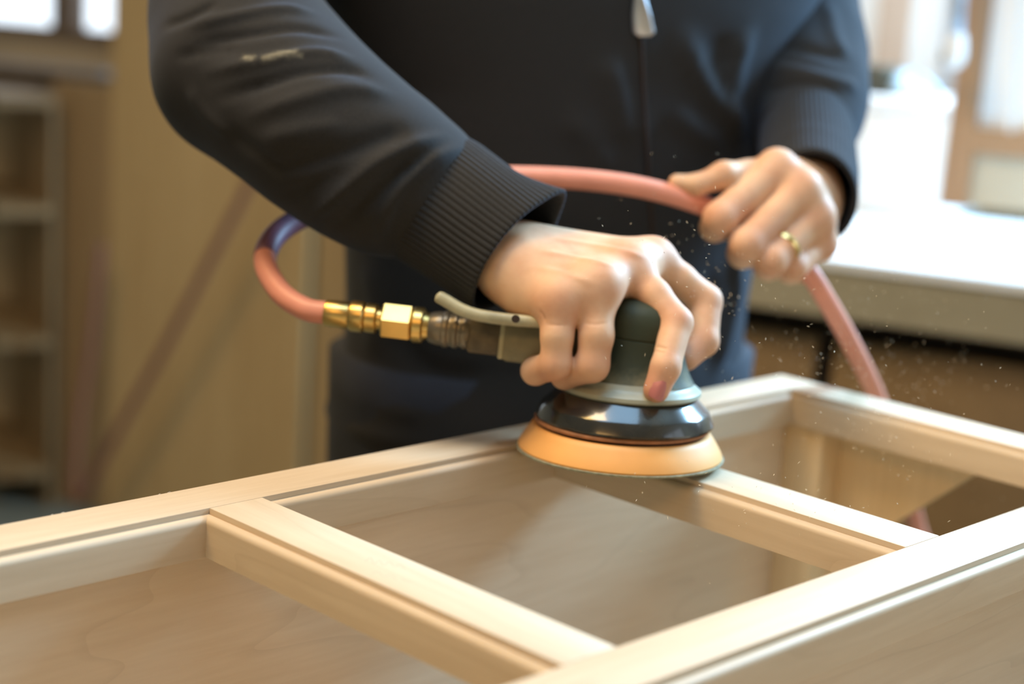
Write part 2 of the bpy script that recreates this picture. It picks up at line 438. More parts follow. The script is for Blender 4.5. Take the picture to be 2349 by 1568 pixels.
def cloth_mat():
    m, nt, b = new_mat('jacket_fleece')
    tc = nt.nodes.new('ShaderNodeTexCoord'); n = nt.nodes.new('ShaderNodeTexNoise')
    n.inputs['Scale'].default_value = 900; n.inputs['Detail'].default_value = 3
    nt.links.new(tc.outputs['Object'], n.inputs['Vector'])
    cr = nt.nodes.new('ShaderNodeValToRGB')
    cr.color_ramp.elements[0].color = (0.021, 0.0198, 0.0178, 1); cr.color_ramp.elements[1].color = (0.041, 0.0385, 0.035, 1)
    nt.links.new(n.outputs['Fac'], cr.inputs[0])
    at = nt.nodes.new('ShaderNodeAttribute'); at.attribute_name = 'smear'
    mx = nt.nodes.new('ShaderNodeMixRGB'); mx.inputs[2].default_value = (0.30, 0.27, 0.19, 1)
    nt.links.new(at.outputs['Fac'], mx.inputs[0]); nt.links.new(cr.outputs[0], mx.inputs[1]); nt.links.new(mx.outputs[0], b.inputs['Base Color'])
    b.inputs['Roughness'].default_value = 0.95; b.inputs['Specular IOR Level'].default_value = 0.15
    b.inputs['Sheen Weight'].default_value = 0.11; b.inputs['Sheen Roughness'].default_value = 0.5; b.inputs['Sheen Tint'].default_value = (0.5, 0.65, 1, 1)  # blue sheen tint puts cool window light into the cloth colour
    bp = nt.nodes.new('ShaderNodeBump'); bp.inputs['Strength'].default_value = 0.25; bp.inputs['Distance'].default_value = 0.0008
    nt.links.new(n.outputs['Fac'], bp.inputs['Height']); nt.links.new(bp.outputs[0], b.inputs['Normal'])
    return m
M['cloth'] = cloth_mat()

# ------------------------------------------------------------------ room
NB, NF, SL, SR, ZC = 2.95, -2.6, -3.7, 1.45, 2.9
def RB(s, n, z): return tuple(R(s, n, z))
def rbox(name, b, mat, parent=None, bevel=0.0, **kw):
    V, F = box_data(*b, bevel=bevel)
    return mesh(name, [RB(*v) for v in V], F, mat, parent, smooth=bevel > 0, angle=40 if bevel > 0 else None, **kw)
def wall_with_holes(name, along, a0, a1, z0, z1, holes, place, th, mat):
    """slab along one axis with rectangular openings"""
    xs = sorted({a0, a1, *[h[0] for h in holes], *[h[1] for h in holes]})
    zs = sorted({z0, z1, *[h[2] for h in holes], *[h[3] for h in holes]})
    parts = []
    for i in range(len(xs) - 1):
        for j in range(len(zs) - 1):
            cx_, cz_ = (xs[i] + xs[i + 1]) / 2, (zs[j] + zs[j + 1]) / 2
            if any(h[0] < cx_ < h[1] and h[2] < cz_ < h[3] for h in holes): continue
            V, F = box_data(xs[i], xs[i + 1], 0, th, zs[j], zs[j + 1])
            parts.append(([place(*v) for v in V], F))
    V, F = join(*parts)
    o = mesh(name, V, F, mat, None, smooth=False); o['kind'] = 'structure'; return o
o = rbox('floor', (SL, SR, NF, NB, -0.1, 0), M['floor']); o['kind'] = 'structure'
o = rbox('ceiling', (SL, SR, NF, NB, ZC, ZC + 0.1), M['ceil']); o['kind'] = 'structure'

# openings in the back wall
w1r, w1b = wall_sz(268, 112, NB)            # right and lower edge of the left window
w1 = (w1r - 1.15, w1r, w1b, w1b + 0.85)
w2l, w2b = wall_sz(1900, 235, NB)
w2r, _ = wall_sz(2420, 0, NB)
w4 = (-0.12, 1.18, 1.60, 2.62)
w2 = (w2l - 0.1, -0.20, w2b, w2b + 0.95)
wall_with_holes('wall_back', 's', SL, SR, 0, ZC, [w1, w2, w4], lambda a, t, z: RB(a, NB + t, z), 0.12, M['wall'])
w3 = (0.65, 1.75, 1.25, 2.25)
wall_with_holes('wall_right', 'n', NF, NB, 0, ZC, [w3], lambda a, t, z: RB(SR + t, a, z), 0.12, M['wall'])
o = rbox('wall_left', (SL - 0.12, SL, NF, NB, 0, ZC), M['wall']); o['kind'] = 'structure'
o = rbox('wall_front', (SL, SR, NF - 0.12, NF, 0, ZC), M['wall']); o['kind'] = 'structure'

def window(name, w, place, bars, mat, sillmat=None):
    a0, a1, z0, z1 = w
    t = thing(name, None, None, place((a0 + a1) / 2, 0.02, z0), kind='structure')
    def wb(nm, b, m):
        V, F = box_data(*b); return mesh(nm, [place(*v) for v in V], F, m, t, smooth=False)
    fw = 0.035
    wb('frame_rail', (a0, a1, 0.02, 0.07, z0, z0 + fw), mat); wb('frame_rail', (a0, a1, 0.02, 0.07, z1 - fw, z1), mat)
    wb('frame_stile', (a0, a0 + fw, 0.02, 0.07, z0 + fw, z1 - fw), mat); wb('frame_stile', (a1 - fw * 0.6, a1, 0.02, 0.07, z0 + fw, z1 - fw), mat)
    edges = [a0 + fw] + [x for b in bars for x in b] + [a1 - fw * 0.6]
    for b in bars: wb('mullion', (b[0], b[1], 0.02, 0.07, z0 + fw, z1 - fw), mat)
    for i in range(0, len(edges), 2):
        wb('pane', (edges[i], edges[i + 1], 0.042, 0.046, z0 + fw, z1 - fw), M['glass'])
    return t
b0, _ = wall_sz(103, 60, NB); b1, _ = wall_sz(150, 60, NB)
pl_back = lambda a, t, z: RB(a, NB + t, z)
win1 = window('window_1', w1, pl_back, [(b0 - 0.52, b0 - 0.47), (b0, b1)], M['mull'])
s0 = wall_sz(120, 112, NB)[1]; s1 = wall_sz(120, 190, NB)[1]
o = mesh('sill', *[[pl_back(*v) for v in box_data(w1[0] - 0.05, w1[1] + 0.0, -0.05, 0.02, s1 + 0.03, s0 - 0.035)[0]], box_data(0, 1, 0, 1, 0, 1)[1]], M['sill'], win1, smooth=False)
o = mesh('trim', *[[pl_back(*v) for v in box_data(w1[0] - 0.05, w1[1] + 0.0, -0.02, 0.0, s1, s1 + 0.03)[0]], box_data(0, 1, 0, 1, 0, 1)[1]], M['mull'], win1, smooth=False)
win2 = window('window_2', w2, pl_back, [], M['white'])
win3 = window('window_3', w3, lambda a, t, z: RB(SR + t, a, z), [(1.18, 1.22)], M['mull'])
win4 = window('window_4', w4, pl_back, [(0.51, 0.55)], M['window_wood'])
# vertical strips of the blind in the right-hand window
x = w2[0] + 0.01; i = 0
pal = ['white', 'cream', 'white', 'peach', 'white', 'greyslat', 'cream', 'white']
while x < w2[1] - 0.05:
    wdt = 0.060
    sk = mesh('slat', *[[pl_back(*v) for v in box_data(x, x + wdt, -0.028 - 0.004 * (i % 2), -0.022 - 0.004 * (i % 2), w2[2] + 0.01, w2[3])[0]], box_data(0, 1, 0, 1, 0, 1)[1]], M[pal[i % 8]], win2, smooth=False)
    x += 0.058; i += 1

# ------------------------------------------------------------------ left background
def on_n(u, v, n): 
    k = ray(u, v); t = (n - CAM @ EN) / (k @ EN); return CAM + t * k
# boards cladding the wall below and beside the window: a standing plywood sheet
NP = 2.78
sA = wall_sz(250, 600, NP)[0]; sB = wall_sz(700, 700, NP)[0]; sC = wall_sz(1150, 700, NP)[0]
t = thing('plywood_sheet', 'tall golden plywood sheet standing on edge behind the red hose', 'plywood', R((sA + sB) / 2, NP, 0))
box('sheet', (0, 1, 0, 1, 0, 1), M['ply'], t, local=False, basis=lambda x, y, z: RB(sA + (sB - sA) * x, NP + 0.018 * y, 2.40 * z))
t = thing('plywood_sheet', 'plywood sheet half hidden behind the dark jacket, slightly browner', 'plywood', R((sB + sC) / 2, NP + 0.04, 0))
box('sheet', (0, 1, 0, 1, 0, 1), M['ply_dark'], t, local=False, basis=lambda x, y, z: RB(sB + 0.01 + (sC - sB) * x, NP + 0.02 + 0.018 * y, 2.2 * z))
# cladding board between the window and the plywood
sD = wall_sz(112, 600, NP)[0]
t = thing('timber_board', 'brown wide board standing upright left of the plywood sheet', 'board', R((sA + sD) / 2, NP, 0))
zt = wall_sz(180, 188, NP)[1]
box('board', (0, 1, 0, 1, 0, 1), M['brown'], t, local=False, basis=lambda x, y, z: RB(sD + (sA - sD - 0.004) * x, NP + 0.01 + 0.03 * y, zt * z))
# open shelf unit at the far left
base = on_n(112, 1105, 2.72); base[2] = 0
t = thing('shelf_unit', 'open brown wooden shelf unit under the left window', 'shelf', base)
ang = math.radians(118)
ed = np.array([math.cos(ang), math.sin(ang), 0]); et = np.array([-math.sin(ang), math.cos(ang), 0])
def SB(x, y, z): return tuple(base + ed * x + et * y + np.array([0, 0, z]))
def zat(u, v): return on_n(u, v, 2.72)[2]
for zc in (0.10, zat(100, 770), zat(100, 470), zat(100, 220)):
    box('shelf_board', (0, 0.75, 0, 0.12, zc - 0.022, zc), M['bench'], t, local=False, basis=SB)
box('side_panel', (0.75, 0.77, 0, 0.12, 0, zat(100, 215)), M['bench'], t, local=False, basis=SB)
box('back_panel', (0, 0.75, -0.012, 0.0, 0, zat(100, 215)), M['bench'], t, local=False, basis=SB)
# hanging hose in front of the plywood
t = thing('air_hose', 'faded red hose hanging in a V before the plywood sheet', 'hose', on_n(190, 1150, 2.60))
hp = [(590, 380), (560, 445), (480, 600), (395, 765), (300, 935), (215, 1090), (185, 1140), (172, 1110), (185, 950), (208, 800), (225, 640), (232, 560)]
hp3 = catmull([on_n(u, v, 2.62 + 0.006 * i) for i, (u, v) in enumerate(hp)], 8)
V, F = tube_data(hp3, 0.0095, 12)
mesh('hose_tube', V, F, M['oldhose'], t)

# ------------------------------------------------------------------ right background: bench under the window
NQ = 2.02
_, zb = wall_sz(2100, 618, NQ)
def on_z(u, v, z):
    k = ray(u, v); return CAM + (z - CAM[2]) / k[2] * k
bA, bB = on_z(1973, 601, zb), on_z(2349, 649, zb)
eb = (bB - bA); eb[2] = 0; eb /= np.linalg.norm(eb); en_b = np.array([-eb[1], eb[0], 0])
def BP(a, b, z): return tuple(bA * np.array([1, 1, 0]) + eb * a + en_b * b + np.array([0, 0, z]))
def hit_b(u, v, b):
    k = ray(u, v); t = ((bA - CAM) @ en_b + b) / (k @ en_b); q = CAM + t * k
    return float((q - bA) @ eb), float(q[2])
def bbox(name, b, mat, parent=None, bevel=0.0, **kw):
    V, F = box_data(*b, bevel=bevel)
    return mesh(name, [BP(*v) for v in V], F, mat, parent, smooth=bevel > 0, angle=40 if bevel > 0 else None, **kw)
B0 = hit_b(1560, 640, 0)[0]; B1 = 1.0; BD = 0.62
t = thing('workbench', 'long brown workbench with a white top along the window wall', 'workbench', BP(0, 0.2, 0))
bbox('bench_top', (B0, B1, 0, BD, zb - 0.012, zb), M['white'], t)
za = hit_b(2100, 757, 0)[1]
bbox('apron', (B0, B1, 0.004, 0.03, za, zb - 0.012), M['beige'], t)
bbox('recess', (B0, B1, 0.10, 0.12, za - 0.06, za), M['dark'], t)  # board behind the gap, coloured near-black for the shade under the apron
sg = hit_b(1890, 800, 0.04)[0]; wd = 0.47
for k in range(-4, 4):
    a = sg + k * wd
    if a > B1 - 0.1 or a + wd < B0 + 0.05: continue
    bbox('cabinet_door', (max(a + 0.012, B0), min(a + wd - 0.012, B1), 0.045, 0.065, 0.12, za - 0.035), M['bench'], t, bevel=0.003)
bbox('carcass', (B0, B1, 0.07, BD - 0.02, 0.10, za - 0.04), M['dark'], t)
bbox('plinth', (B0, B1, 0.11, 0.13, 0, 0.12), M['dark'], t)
# white chest on the bench
NW = 2.52
wl = wall_sz(1880, 400, NW)[0]; wr = wall_sz(2168, 420, NW)[0]; wt = wall_sz(2060, 228, NW)[1]
t = thing('tool_chest', 'glaring white chest standing on the white bench top', 'chest', R((wl + wr) / 2, NW + 0.1, zb))
rbox('chest_body', (wl, wr, NW, NW + 0.30, zb, wt - 0.02), M['white'], t, bevel=0.006)
rbox('chest_lid', (wl - 0.004, wr + 0.004, NW - 0.006, NW + 0.306, wt - 0.018, wt), M['white'], t, bevel=0.005)
# dark block and pale rag on the chest
q = wall_sz(2012, 215, NW + 0.1)
t = thing('wooden_block', 'small dark olive block on the white chest', 'block', R(q[0], NW + 0.1, wt))
bv, bf = box_data(-0.030, 0.026, -0.03, 0.03, 0, 0.046, bevel=0.006)
mesh('block', [RB(q[0] + a, NW + 0.1 + b, wt + c) for a, b, c in bv], bf, M['darkobj'], t)
q = wall_sz(2092, 195, NW + 0.1)
t = thing('rag', 'pale blue crumpled rag beside the dark block', 'rag', R(q[0], NW + 0.1, wt))
V = []; F = []
nu, nv = 24, 12
for i in range(nu):
    for j in range(nv + 1):
        a = 2 * PI * i / nu; p = PI / 2 * j / nv
        r = 1 + 0.12 * math.sin(3 * a + 2 * p) + 0.08 * math.sin(7 * a + 5 * p)
        V.append(RB(q[0] + 0.042 * r * math.cos(a) * math.cos(p), NW + 0.1 + 0.04 * r * math.sin(a) * math.cos(p), wt + 0.036 * r * math.sin(p)))
for i in range(nu):
    for j in range(nv):
        k = (i + 1) % nu; F.append((i * (nv + 1) + j, k * (nv + 1) + j, k * (nv + 1) + j + 1, i * (nv + 1) + j + 1))
mesh('cloth', V, F, M['rag'], t)
# framed door leaf leaning by the window
NS = 2.36
def LP(u, v, dn=0.0): return on_n(u, v, NS + dn)
t = thing('sash_frame', 'brown wooden sash with a white pane leaning over the bench', 'sash', LP(2160, 470))
def slab(name, quad, th, mat, parent):
    f = [np.array(p) for p in quad]; b = [p + EN * th for p in f]
    V = f + b; F = [(3, 2, 1, 0), (4, 5, 6, 7)] + [(i, (i + 1) % 4, (i + 1) % 4 + 4, i + 4) for i in range(4)]
    return mesh(name, V, F, mat, parent, smooth=False)
slab('stile', [LP(2232, -120), LP(2290, -120), LP(2215, 478), LP(2150, 472)], 0.035, M['window_wood'], t)
slab('rail', [LP(2238, 292), LP(2520, 318), LP(2520, 378), LP(2228, 352)], 0.035, M['window_wood'], t)
slab('pane', [LP(2288, -120, 0.012), LP(2600, -120, 0.012), LP(2520, 318, 0.012), LP(2236, 292, 0.012)], 0.006, M['white'], t)
slab('lower_panel', [LP(2228, 352, 0.012), LP(2520, 378, 0.012), LP(2520, 500, 0.012), LP(2214, 474, 0.012)], 0.012, M['panelbeige'], t)
slab('glazing_bar', [LP(2330, -120), LP(2342, -120), LP(2322, 306), LP(2310, 304)], 0.02, M['white'], t)
# hanging clamp
NH = 2.30
t = thing('bar_clamp', 'blue grey steel clamp hanging before the brown sash', 'clamp', on_n(2190, 150, NH))
V, F = tube_data([on_n(2206, -140, NH), on_n(2200, 0, NH), on_n(2196, 100, NH)], [0.0085, 0.0085, 0.0085], 10)
mesh('bar', V, F, M['steel'], t)
gp = catmull([on_n(2198, 78, NH - 0.012), on_n(2194, 105, NH - 0.012), on_n(2190, 135, NH - 0.012), on_n(2187, 158, NH - 0.012)], 5)
V, F = tube_data(gp, np.interp(np.arange(len(gp)), [0, 4, 9, 13, 15], [0.010, 0.013, 0.0145, 0.011, 0.004]), 12)
mesh('grip', V, F, M['white'], t)
V, F = tube_data([on_n(2160, 128, NH), on_n(2180, 132, NH), on_n(2200, 130, NH)], 0.008, 8)
mesh('jaw', V, F, M['darkobj'], t)

# ------------------------------------------------------------------ cabinet
Rh = np.array([math.cos(YAW), -math.sin(YAW)]); Fh = np.array([math.sin(YAW), math.cos(YAW)])
cab_loc = (-SC * (SURVEY[:2] @ Rh), -SC * (SURVEY[:2] @ Fh), ZTOP)
cab = thing('cabinet', 'unfinished pale maple cabinet lying face up with beaded face frame', 'cabinet', cab_loc, YAW)
W = 0.0408 * SC; XA = 0.31637 * SC; YM = -0.30533 * SC; XE = 0.61692 * SC
XL = -0.345 * SC; YN = -0.72 * SC; TH = 0.0295 * SC
BO, BZ = 0.0060 * SC, 0.0038 * SC      # bead projection and drop
cabM = Matrix.Translation(Vector(cab_loc)) @ Matrix.Rotation(YAW, 4, 'Z')
def CW(x, y, z):                       # cabinet-local survey units -> world
    return np.array(cabM @ Vector((x * SC, y * SC, z * SC)))
g = 0.00015
def member(name, x0, x1, y0, y1, ax):
    return box(name, (x0 + g, x1 - g, y0 + g, y1 - g, -TH, 0), M['maple_' + ax], cab, bevel=0.0004)
rear = member('rail', XL - W, XE + W, 0, W, 'x')
mid = member('rail', XL, XE, YM - W, YM, 'x')
near = member('rail', XL - W, XE + W, YN - W, YN, 'x')
stl = member('stile', XL - W, XL, YN, 0, 'y')
str_ = member('stile', XE, XE + W, YN, 0, 'y')
mu1 = member('mullion', 0, W, YM, 0, 'y')
mu2 = member('mullion', XA, XA + W, YM, 0, 'y')
prof = [(0, -TH), (BO, -TH)]
rr = 0.0042 * SC
for a in np.linspace(0, PI / 2, 7):
    prof.append((BO - rr + rr * math.cos(a), -BZ - rr + rr * math.sin(a)))
prof += [(0.0004, -BZ), (0, -BZ - 0.0006)]
def bead(parent, side, x0, x1, y0, y1):
    """strip on one side of the opening x0..x1, y0..y1, mitred at both ends"""
    R0, R1 = [], []
    for o, z in prof:
        if side == 'rear': R0.append((x0 + o, y1 - o, z)); R1.append((x1 - o, y1 - o, z))
        if side == 'front': R0.append((x1 - o, y0 + o, z)); R1.append((x0 + o, y0 + o, z))
        if side == 'left': R0.append((x0 + o, y0 + o, z)); R1.append((x0 + o, y1 - o, z))
        if side == 'right': R0.append((x1 - o, y1 - o, z)); R1.append((x1 - o, y0 + o, z))
    sh = 0.0001
    V, F = ring_mesh([R0, R1])
    o = mesh('bead_moulding', V, F, M['maple_x' if side in ('rear', 'front') else 'maple_y'], parent, smooth=True, local=True, angle=30)
    ROOTS[o.name] = world_inv(cab)
ops = [(XL, 0, YM, 0, stl, mu1, mid, rear), (W, XA, YM, 0, mu1, mu2, mid, rear), (XA + W, XE, YM, 0, mu2, str_, mid, rear), (XL, XE, YN, YM - W, stl, str_, near, mid)]
for x0, x1, y0, y1, l, r_, fr, re in ops:
    bead(re, 'rear', x0, x1, y0, y1); bead(fr, 'front', x0, x1, y0, y1); bead(l, 'left', x0, x1, y0, y1); bead(r_, 'right', x0, x1, y0, y1)
# carcass
DB = 0.52
box('side_panel', (XL - 0.02, XE + 0.034, 0.002, 0.018, -DB, -TH - 0.0002), M['panel_x'], cab)
box('divider_panel', (XL - 0.01, XE - 0.15, YM - W * 0.75, YM - W * 0.3, -DB, -TH - 0.0002), M['panel_x'], cab)
box('front_panel', (XL - 0.02, XE - 0.15, YN - 0.02, YN - 0.002, -DB, -TH - 0.0002), M['panel_x'], cab)
box('end_panel', (XL - 0.022, XL - 0.004, YN, 0.0, -DB, -TH - 0.0002), M['panel_y'], cab)
box('back_panel', (XL - 0.02, XE + 0.03, YN - 0.02, 0.018, -DB - 0.008, -DB), M['panel_x'], cab)
# right end: a narrow corner post and a panel set back behind it, cut on the slant
x_in = XE + 0.002
box('corner_post', (x_in - 0.003, x_in + 0.030, -0.0395 * SC, 0.002, -DB, -TH - 0.0002), M['panel_y'], cab, bevel=0.0015)
def cut_panel():
    xa, xb = XE + 0.026, XE + 0.034
    c = SC
    # outline in (y, z): top runs under the stile, near side cut back on the slant
    out = [(0.0, -0.0297), (-0.182, -0.0297), (-0.105, -0.098), (-0.05, -0.148), (-0.05, -DB / c), (0.0, -DB / c)]
    out = [(y * c, z * c) for y, z in out]
    V = [(xa, y, z) for y, z in out] + [(xb, y, z) for y, z in out]; n = len(out)
    F = [tuple(range(n)), tuple(range(2 * n - 1, n - 1, -1))] + [(i, i + n, (i + 1) % n + n, (i + 1) % n) for i in range(n)]
    return mesh('end_panel', V, F, M['panel_y'], cab, smooth=False, local=True)
cut_panel()
# splinters on the back arris of the rear rail
for (u, v, n) in ((132, 1178, 2), (378, 1131, 2)):
    k = ray(u, v); tt_ = (ZTOP - CAM[2]) / k[2]; w0 = CAM + tt_ * k
    l0 = np.array(cabM.inverted() @ Vector(w0)); l0[1] = W
    V = []; F = []
    for j in range(n):
        a = l0 + np.array([0.006 * j - 0.004, 0, -0.0006]); b_ = len(V)
        L_ = 0.0026 + 0.001 * (j % 2)
        V += [tuple(a), tuple(a + [L_, 0.0006, 0.0]), tuple(a + [L_ * 0.6, 0.0006, 0.0007]), tuple(a + [0.0005, 0.0004, 0.0005])]
        F += [(b_, b_ + 1, b_ + 2, b_ + 3), (b_ + 3, b_ + 2, b_ + 1, b_)]
    s_ = mesh('splinter', V, F, M['maple_x'], rear, smooth=False, local=True)
# faint pencil scribble on the first mullion
def top_pt(u, v):
    k = ray(u, v); return np.array(cabM.inverted() @ Vector(CAM + (ZTOP - CAM[2]) / k[2] * k))
sc_ = [[(838, 1288), (850, 1278), (858, 1292), (870, 1284), (880, 1296), (893, 1288), (905, 1300), (918, 1294), (930, 1304)],
       [(852, 1316), (866, 1310), (880, 1322), (897, 1318), (910, 1330)], [(922, 1326), (934, 1334), (946, 1332)]]
parts = []
for ln in sc_:
    q = catmull([top_pt(*p) for p in ln], 4); q[:, 2] = 0.00004
    T = np.gradient(q, axis=0); nn = np.stack([-T[:, 1], T[:, 0], 0 * T[:, 0]], 1); nn /= np.linalg.norm(nn, axis=1)[:, None]
    w_ = 0.00022
    V = [tuple(p) for p in q - nn * w_] + [tuple(p) for p in q + nn * w_]; m_ = len(q)
    parts.append((V, [(i, i + 1, i + 1 + m_, i + m_) for i in range(m_ - 1)]))
V, F = join(*parts); mesh('pencil_mark', V, F, M['pencil'], mu1, smooth=False, local=True)
# low trestle table carrying the cabinet
tl = CW(0.13, -0.34, 0); tl[2] = 0
tab = thing('work_table', 'low wooden table under the maple cabinet', 'table', tl, YAW)
zt_ = ZTOP - DB - 0.008
box('table_top', (-0.62, 0.42, -0.44, 0.34, zt_ - 0.03, zt_), M['ply'], tab, bevel=0.003)
for sx in (-0.55, 0.35):
    for sy in (-0.37, 0.27):
        box('leg', (sx - 0.03, sx + 0.03, sy - 0.03, sy + 0.03, 0, zt_ - 0.03), M['brown'], tab, bevel=0.003)

# ------------------------------------------------------------------ sander
PC = CW(0.3217, -0.0576, 0.0) + np.array([0, -0.007, 0.0028])
san = thing('orbital_sander', 'worn air sander with glossy black skirt and orange pad on the frame', 'sander', PC)
tilt = np.array([0.045, 0.04, 1.0]); tilt /= np.linalg.norm(tilt)
bax = np.array([0.0, 0.038, 1.0]); bax /= np.linalg.norm(bax)     # the pad is lifted a little at the front
mm = 0.001 * SC
def sl(prof, name, mat, seg=72, off=(0, 0, 0)):
    V, F = lathe_axis(PC + np.array(off), bax, [(z * mm, r * mm) for z, r in prof], seg)
    return mesh(name, V, F, mat, san, angle=35)
sl([(0.2, 10), (0.2, 75.5), (1.6, 76), (1.7, 74), (1.7, 10)], 'abrasive_disc', M['grit'])
sl([(1.7, 10), (1.7, 74.2), (3.0, 74.8), (6, 73.6), (11, 70.5), (16, 67.2), (18.6, 65.2), (19.4, 63.5), (19.4, 20)], 'backing_pad', M['orange'])
sl([(19.4, 20), (19.4, 62), (21, 61), (21.4, 58), (21.4, 20)], 'pad_gap', M['gap'])  # solid ring in the gap; its shade is put into the near-black colour
sl([(21.0, 20), (21.0, 62.5), (21.8, 64), (23.4, 64), (24.2, 63), (24.2, 20)], 'skirt_lip', M['lip'])
ofs = tilt * 0.0
sl([(24.2, 20), (24.2, 62.8), (25.0, 64.6), (26.5, 65), (34.0, 61.6), (35.6, 60.4), (38, 57.6), (45.0, 50.6), (46.2, 49), (46.5, 47), (46.5, 20)], 'skirt', M['black'], off=(0.0015, 0, 0))
o_c = np.array([0.004, 0, 0])
sl([(46.0, 20), (46.0, 50.0), (47.4, 51.4), (50, 51), (52, 48.6), (53.2, 46), (55.0, 44.5), (58, 43), (58, 20)], 'collar', M['collar'], off=tuple(o_c))
V, F = lathe_axis(PC + o_c, tilt, [(z * mm, r * mm) for z, r in [(57, 20), (57, 43), (60, 41), (64, 38.6), (70, 36), (78, 33.2), (87, 31.6), (87.4, 30.8), (88.4, 30.8), (88.8, 31.4), (98, 30.8), (105, 29.0), (110, 25.5), (113.5, 19), (115.5, 11), (116.2, 0.2)]], 64)
mesh('grip', V, F, M['green'], san, angle=50)
# air inlet, to the left
A0 = P(1250, 776, 1.205); A1 = P(747, 717, 1.222)
axd = (A1 - A0) / np.linalg.norm(A1 - A0)
def at_u(u):
    a = (u - 1250) / (747 - 1250); return A0 + (A1 - A0) * a
def depth_u(u): return 1.205 + (1.222 - 1.205) * (u - 1250) / (747 - 1250)
UP = -DWN - axd * (-DWN @ axd); UP /= np.linalg.norm(UP); SD = np.cross(axd, UP)
def run(sections, seg=40, phase=0.0, dv=0.0):
    p0 = at_u(sections[0][0]) - UP * px(dv, 1.21)
    pr = [(np.linalg.norm(at_u(u) - at_u(sections[0][0])), px(r, depth_u(u))) for u, r in sections]
    return lathe_axis(p0, axd, pr, seg, ref=UP, phase=phase)
def ibox(u0, u1, v0, v1, half_w, bev):
    """block along the inlet axis; v measured in pixels below the axis, half width in pixels"""
    L = np.linalg.norm(at_u(u1) - at_u(u0)); k = px(1, 1.21)
    V, F = box_data(0, L, v0 * k, v1 * k, -half_w * k, half_w * k, bevel=bev)
    p = at_u(u0); return [tuple(p + axd * a - UP * b + SD * c) for a, b, c in V], F
V, F = ibox(1330, 1158, -34, 62, 44, 0.004); mesh('inlet_housing', V, F, M['housing'], san, angle=40)
V, F = ibox(1160, 1080, -28, 52, 36, 0.0025); mesh('inlet_block', V, F, M['block'], san, angle=40)
V, F = ibox(1164, 1152, -31, 58, 41, 0.0012); mesh('inlet_flange', V, F, M['lever'], san, angle=40)
V, F = run([(1082, 20), (1082, 36), (1074, 41), (1066, 41), (1062, 38), (1056, 38), (1052, 42), (1044, 42), (1040, 39), (1034, 39), (1030, 42.5), (1022, 42.5), (1018, 39), (1008, 39), (1004, 38), (994, 36), (988, 33), (988, 10)], dv=5)
mesh('swivel', V, F, M['swivel'], san, angle=40)
# lever above the inlet
lp = catmull(np.array([P(u, v, 1.185) for u, v in ((1290, 742), (1235, 738), (1160, 732), (1095, 722), (1055, 708), (1024, 690), (1001, 677))]), 5)
LT = np.gradient(lp, axis=0); LT /= np.linalg.norm(LT, axis=1)[:, None]
R_ = []
for i, c in enumerate(lp):
    f_ = i / (len(lp) - 1)
    nn = np.cross(SD, LT[i]); nn /= np.linalg.norm(nn)
    end = math.sqrt(max(0.0, 1 - max(0.0, (f_ - 0.93) / 0.07) ** 2)) * 0.75 + 0.25
    hw = px(42 - 10 * f_, 1.2) * end; ht = px(14, 1.2) * end
    ringp = []
    for a in np.linspace(0, 2 * PI, 20, endpoint=False):
        ca, sa = math.cos(a), math.sin(a)
        ringp.append(c + SD * hw * math.copysign(abs(ca) ** 0.5, ca) + nn * ht * math.copysign(abs(sa) ** 0.6, sa))
    R_.append(ringp)
V, F = ring_mesh(R_); mesh('lever', V, F, M['lever'], san, angle=60)
V, F = lathe_axis(P(1183, 731, 1.165), SD, [(-0.002, 0.0025), (0.002, 0.0025)], 12); mesh('lever_pin', V, F, M['gap'], san, angle=40)

# ------------------------------------------------------------------ hose with brass fittings
HR = px(27, 1.222)
hroot = at_u(900)
hose = thing('air_hose', 'bright red rubber hose looping from the sander through the left hand', 'hose', hroot)
hp = [(757, 718.2, 1.2217), (700, 708, 1.228), (642, 668, 1.245), (608, 600, 1.272), (632, 540, 1.30), (705, 492, 1.325), (850, 432, 1.35), (1010, 406, 1.36), (1190, 405, 1.365),
      (1350, 413, 1.37), (1490, 434, 1.38), (1620, 474, 1.395), (1735, 535, 1.405), (1838, 605, 1.42), (1900, 695, 1.44), (1965, 812, 1.50), (2013, 915, 1.56), (2062, 1050, 1.66), (2100, 1190, 1.74), (2125, 1330, 1.79)]
H3 = [P(*p) for p in hp]
e_ = H3[-1]; H3 += [e_ + np.array([0.03, 0.08, -0.18]), np.array([e_[0] + 0.06, e_[1] + 0.2, 0.25]), np.array([e_[0] + 0.15, e_[1] + 0.33, 0.03]), np.array([e_[0] + 0.5, e_[1] + 0.3, 0.014])]
hc = catmull(H3, 12)
V, F = tube_data(hc, HR, 20); mesh('hose_tube', V, F, M['hose'], hose)
pw = hc[12 * 3 + 2: 12 * 5 + 8]
V, F = tube_data(pw, HR * 1.05, 20); mesh('tape_wrap', V, F, M['purple'], hose, label='dark purple wrapped stretch of the hose')
V, F = run([(803, 20), (803, 30), (800, 31.5), (750, 31.5), (747, 30), (747, 26)]); mesh('ferrule', V, F, M['brass'], hose, angle=30)
V, F = run([(838, 20), (838, 33), (834, 36), (810, 36), (804, 33), (803, 24)], seg=40); mesh('collar_ring', V, F, M['brass'], hose, angle=30)
V, F = run([(884, 20), (882, 25), (869, 25.5), (868, 30), (864, 34), (843, 34), (839, 31), (838, 24)]); mesh('nipple', V, F, M['brass'], hose, angle=30)
V, F = run([(949, 20), (949, 40), (946, 44), (884, 44), (880, 40), (880, 20)], seg=6, phase=PI / 6, dv=1); mesh('hex_nut', V, F, M['brass'], hose, angle=25)
V, F = run([(990, 30), (976, 33), (975, 37), (972, 41), (954, 41.5), (950, 38), (949, 24)], seg=40, dv=3); mesh('end_collar', V, F, M['brass'], hose, angle=30)

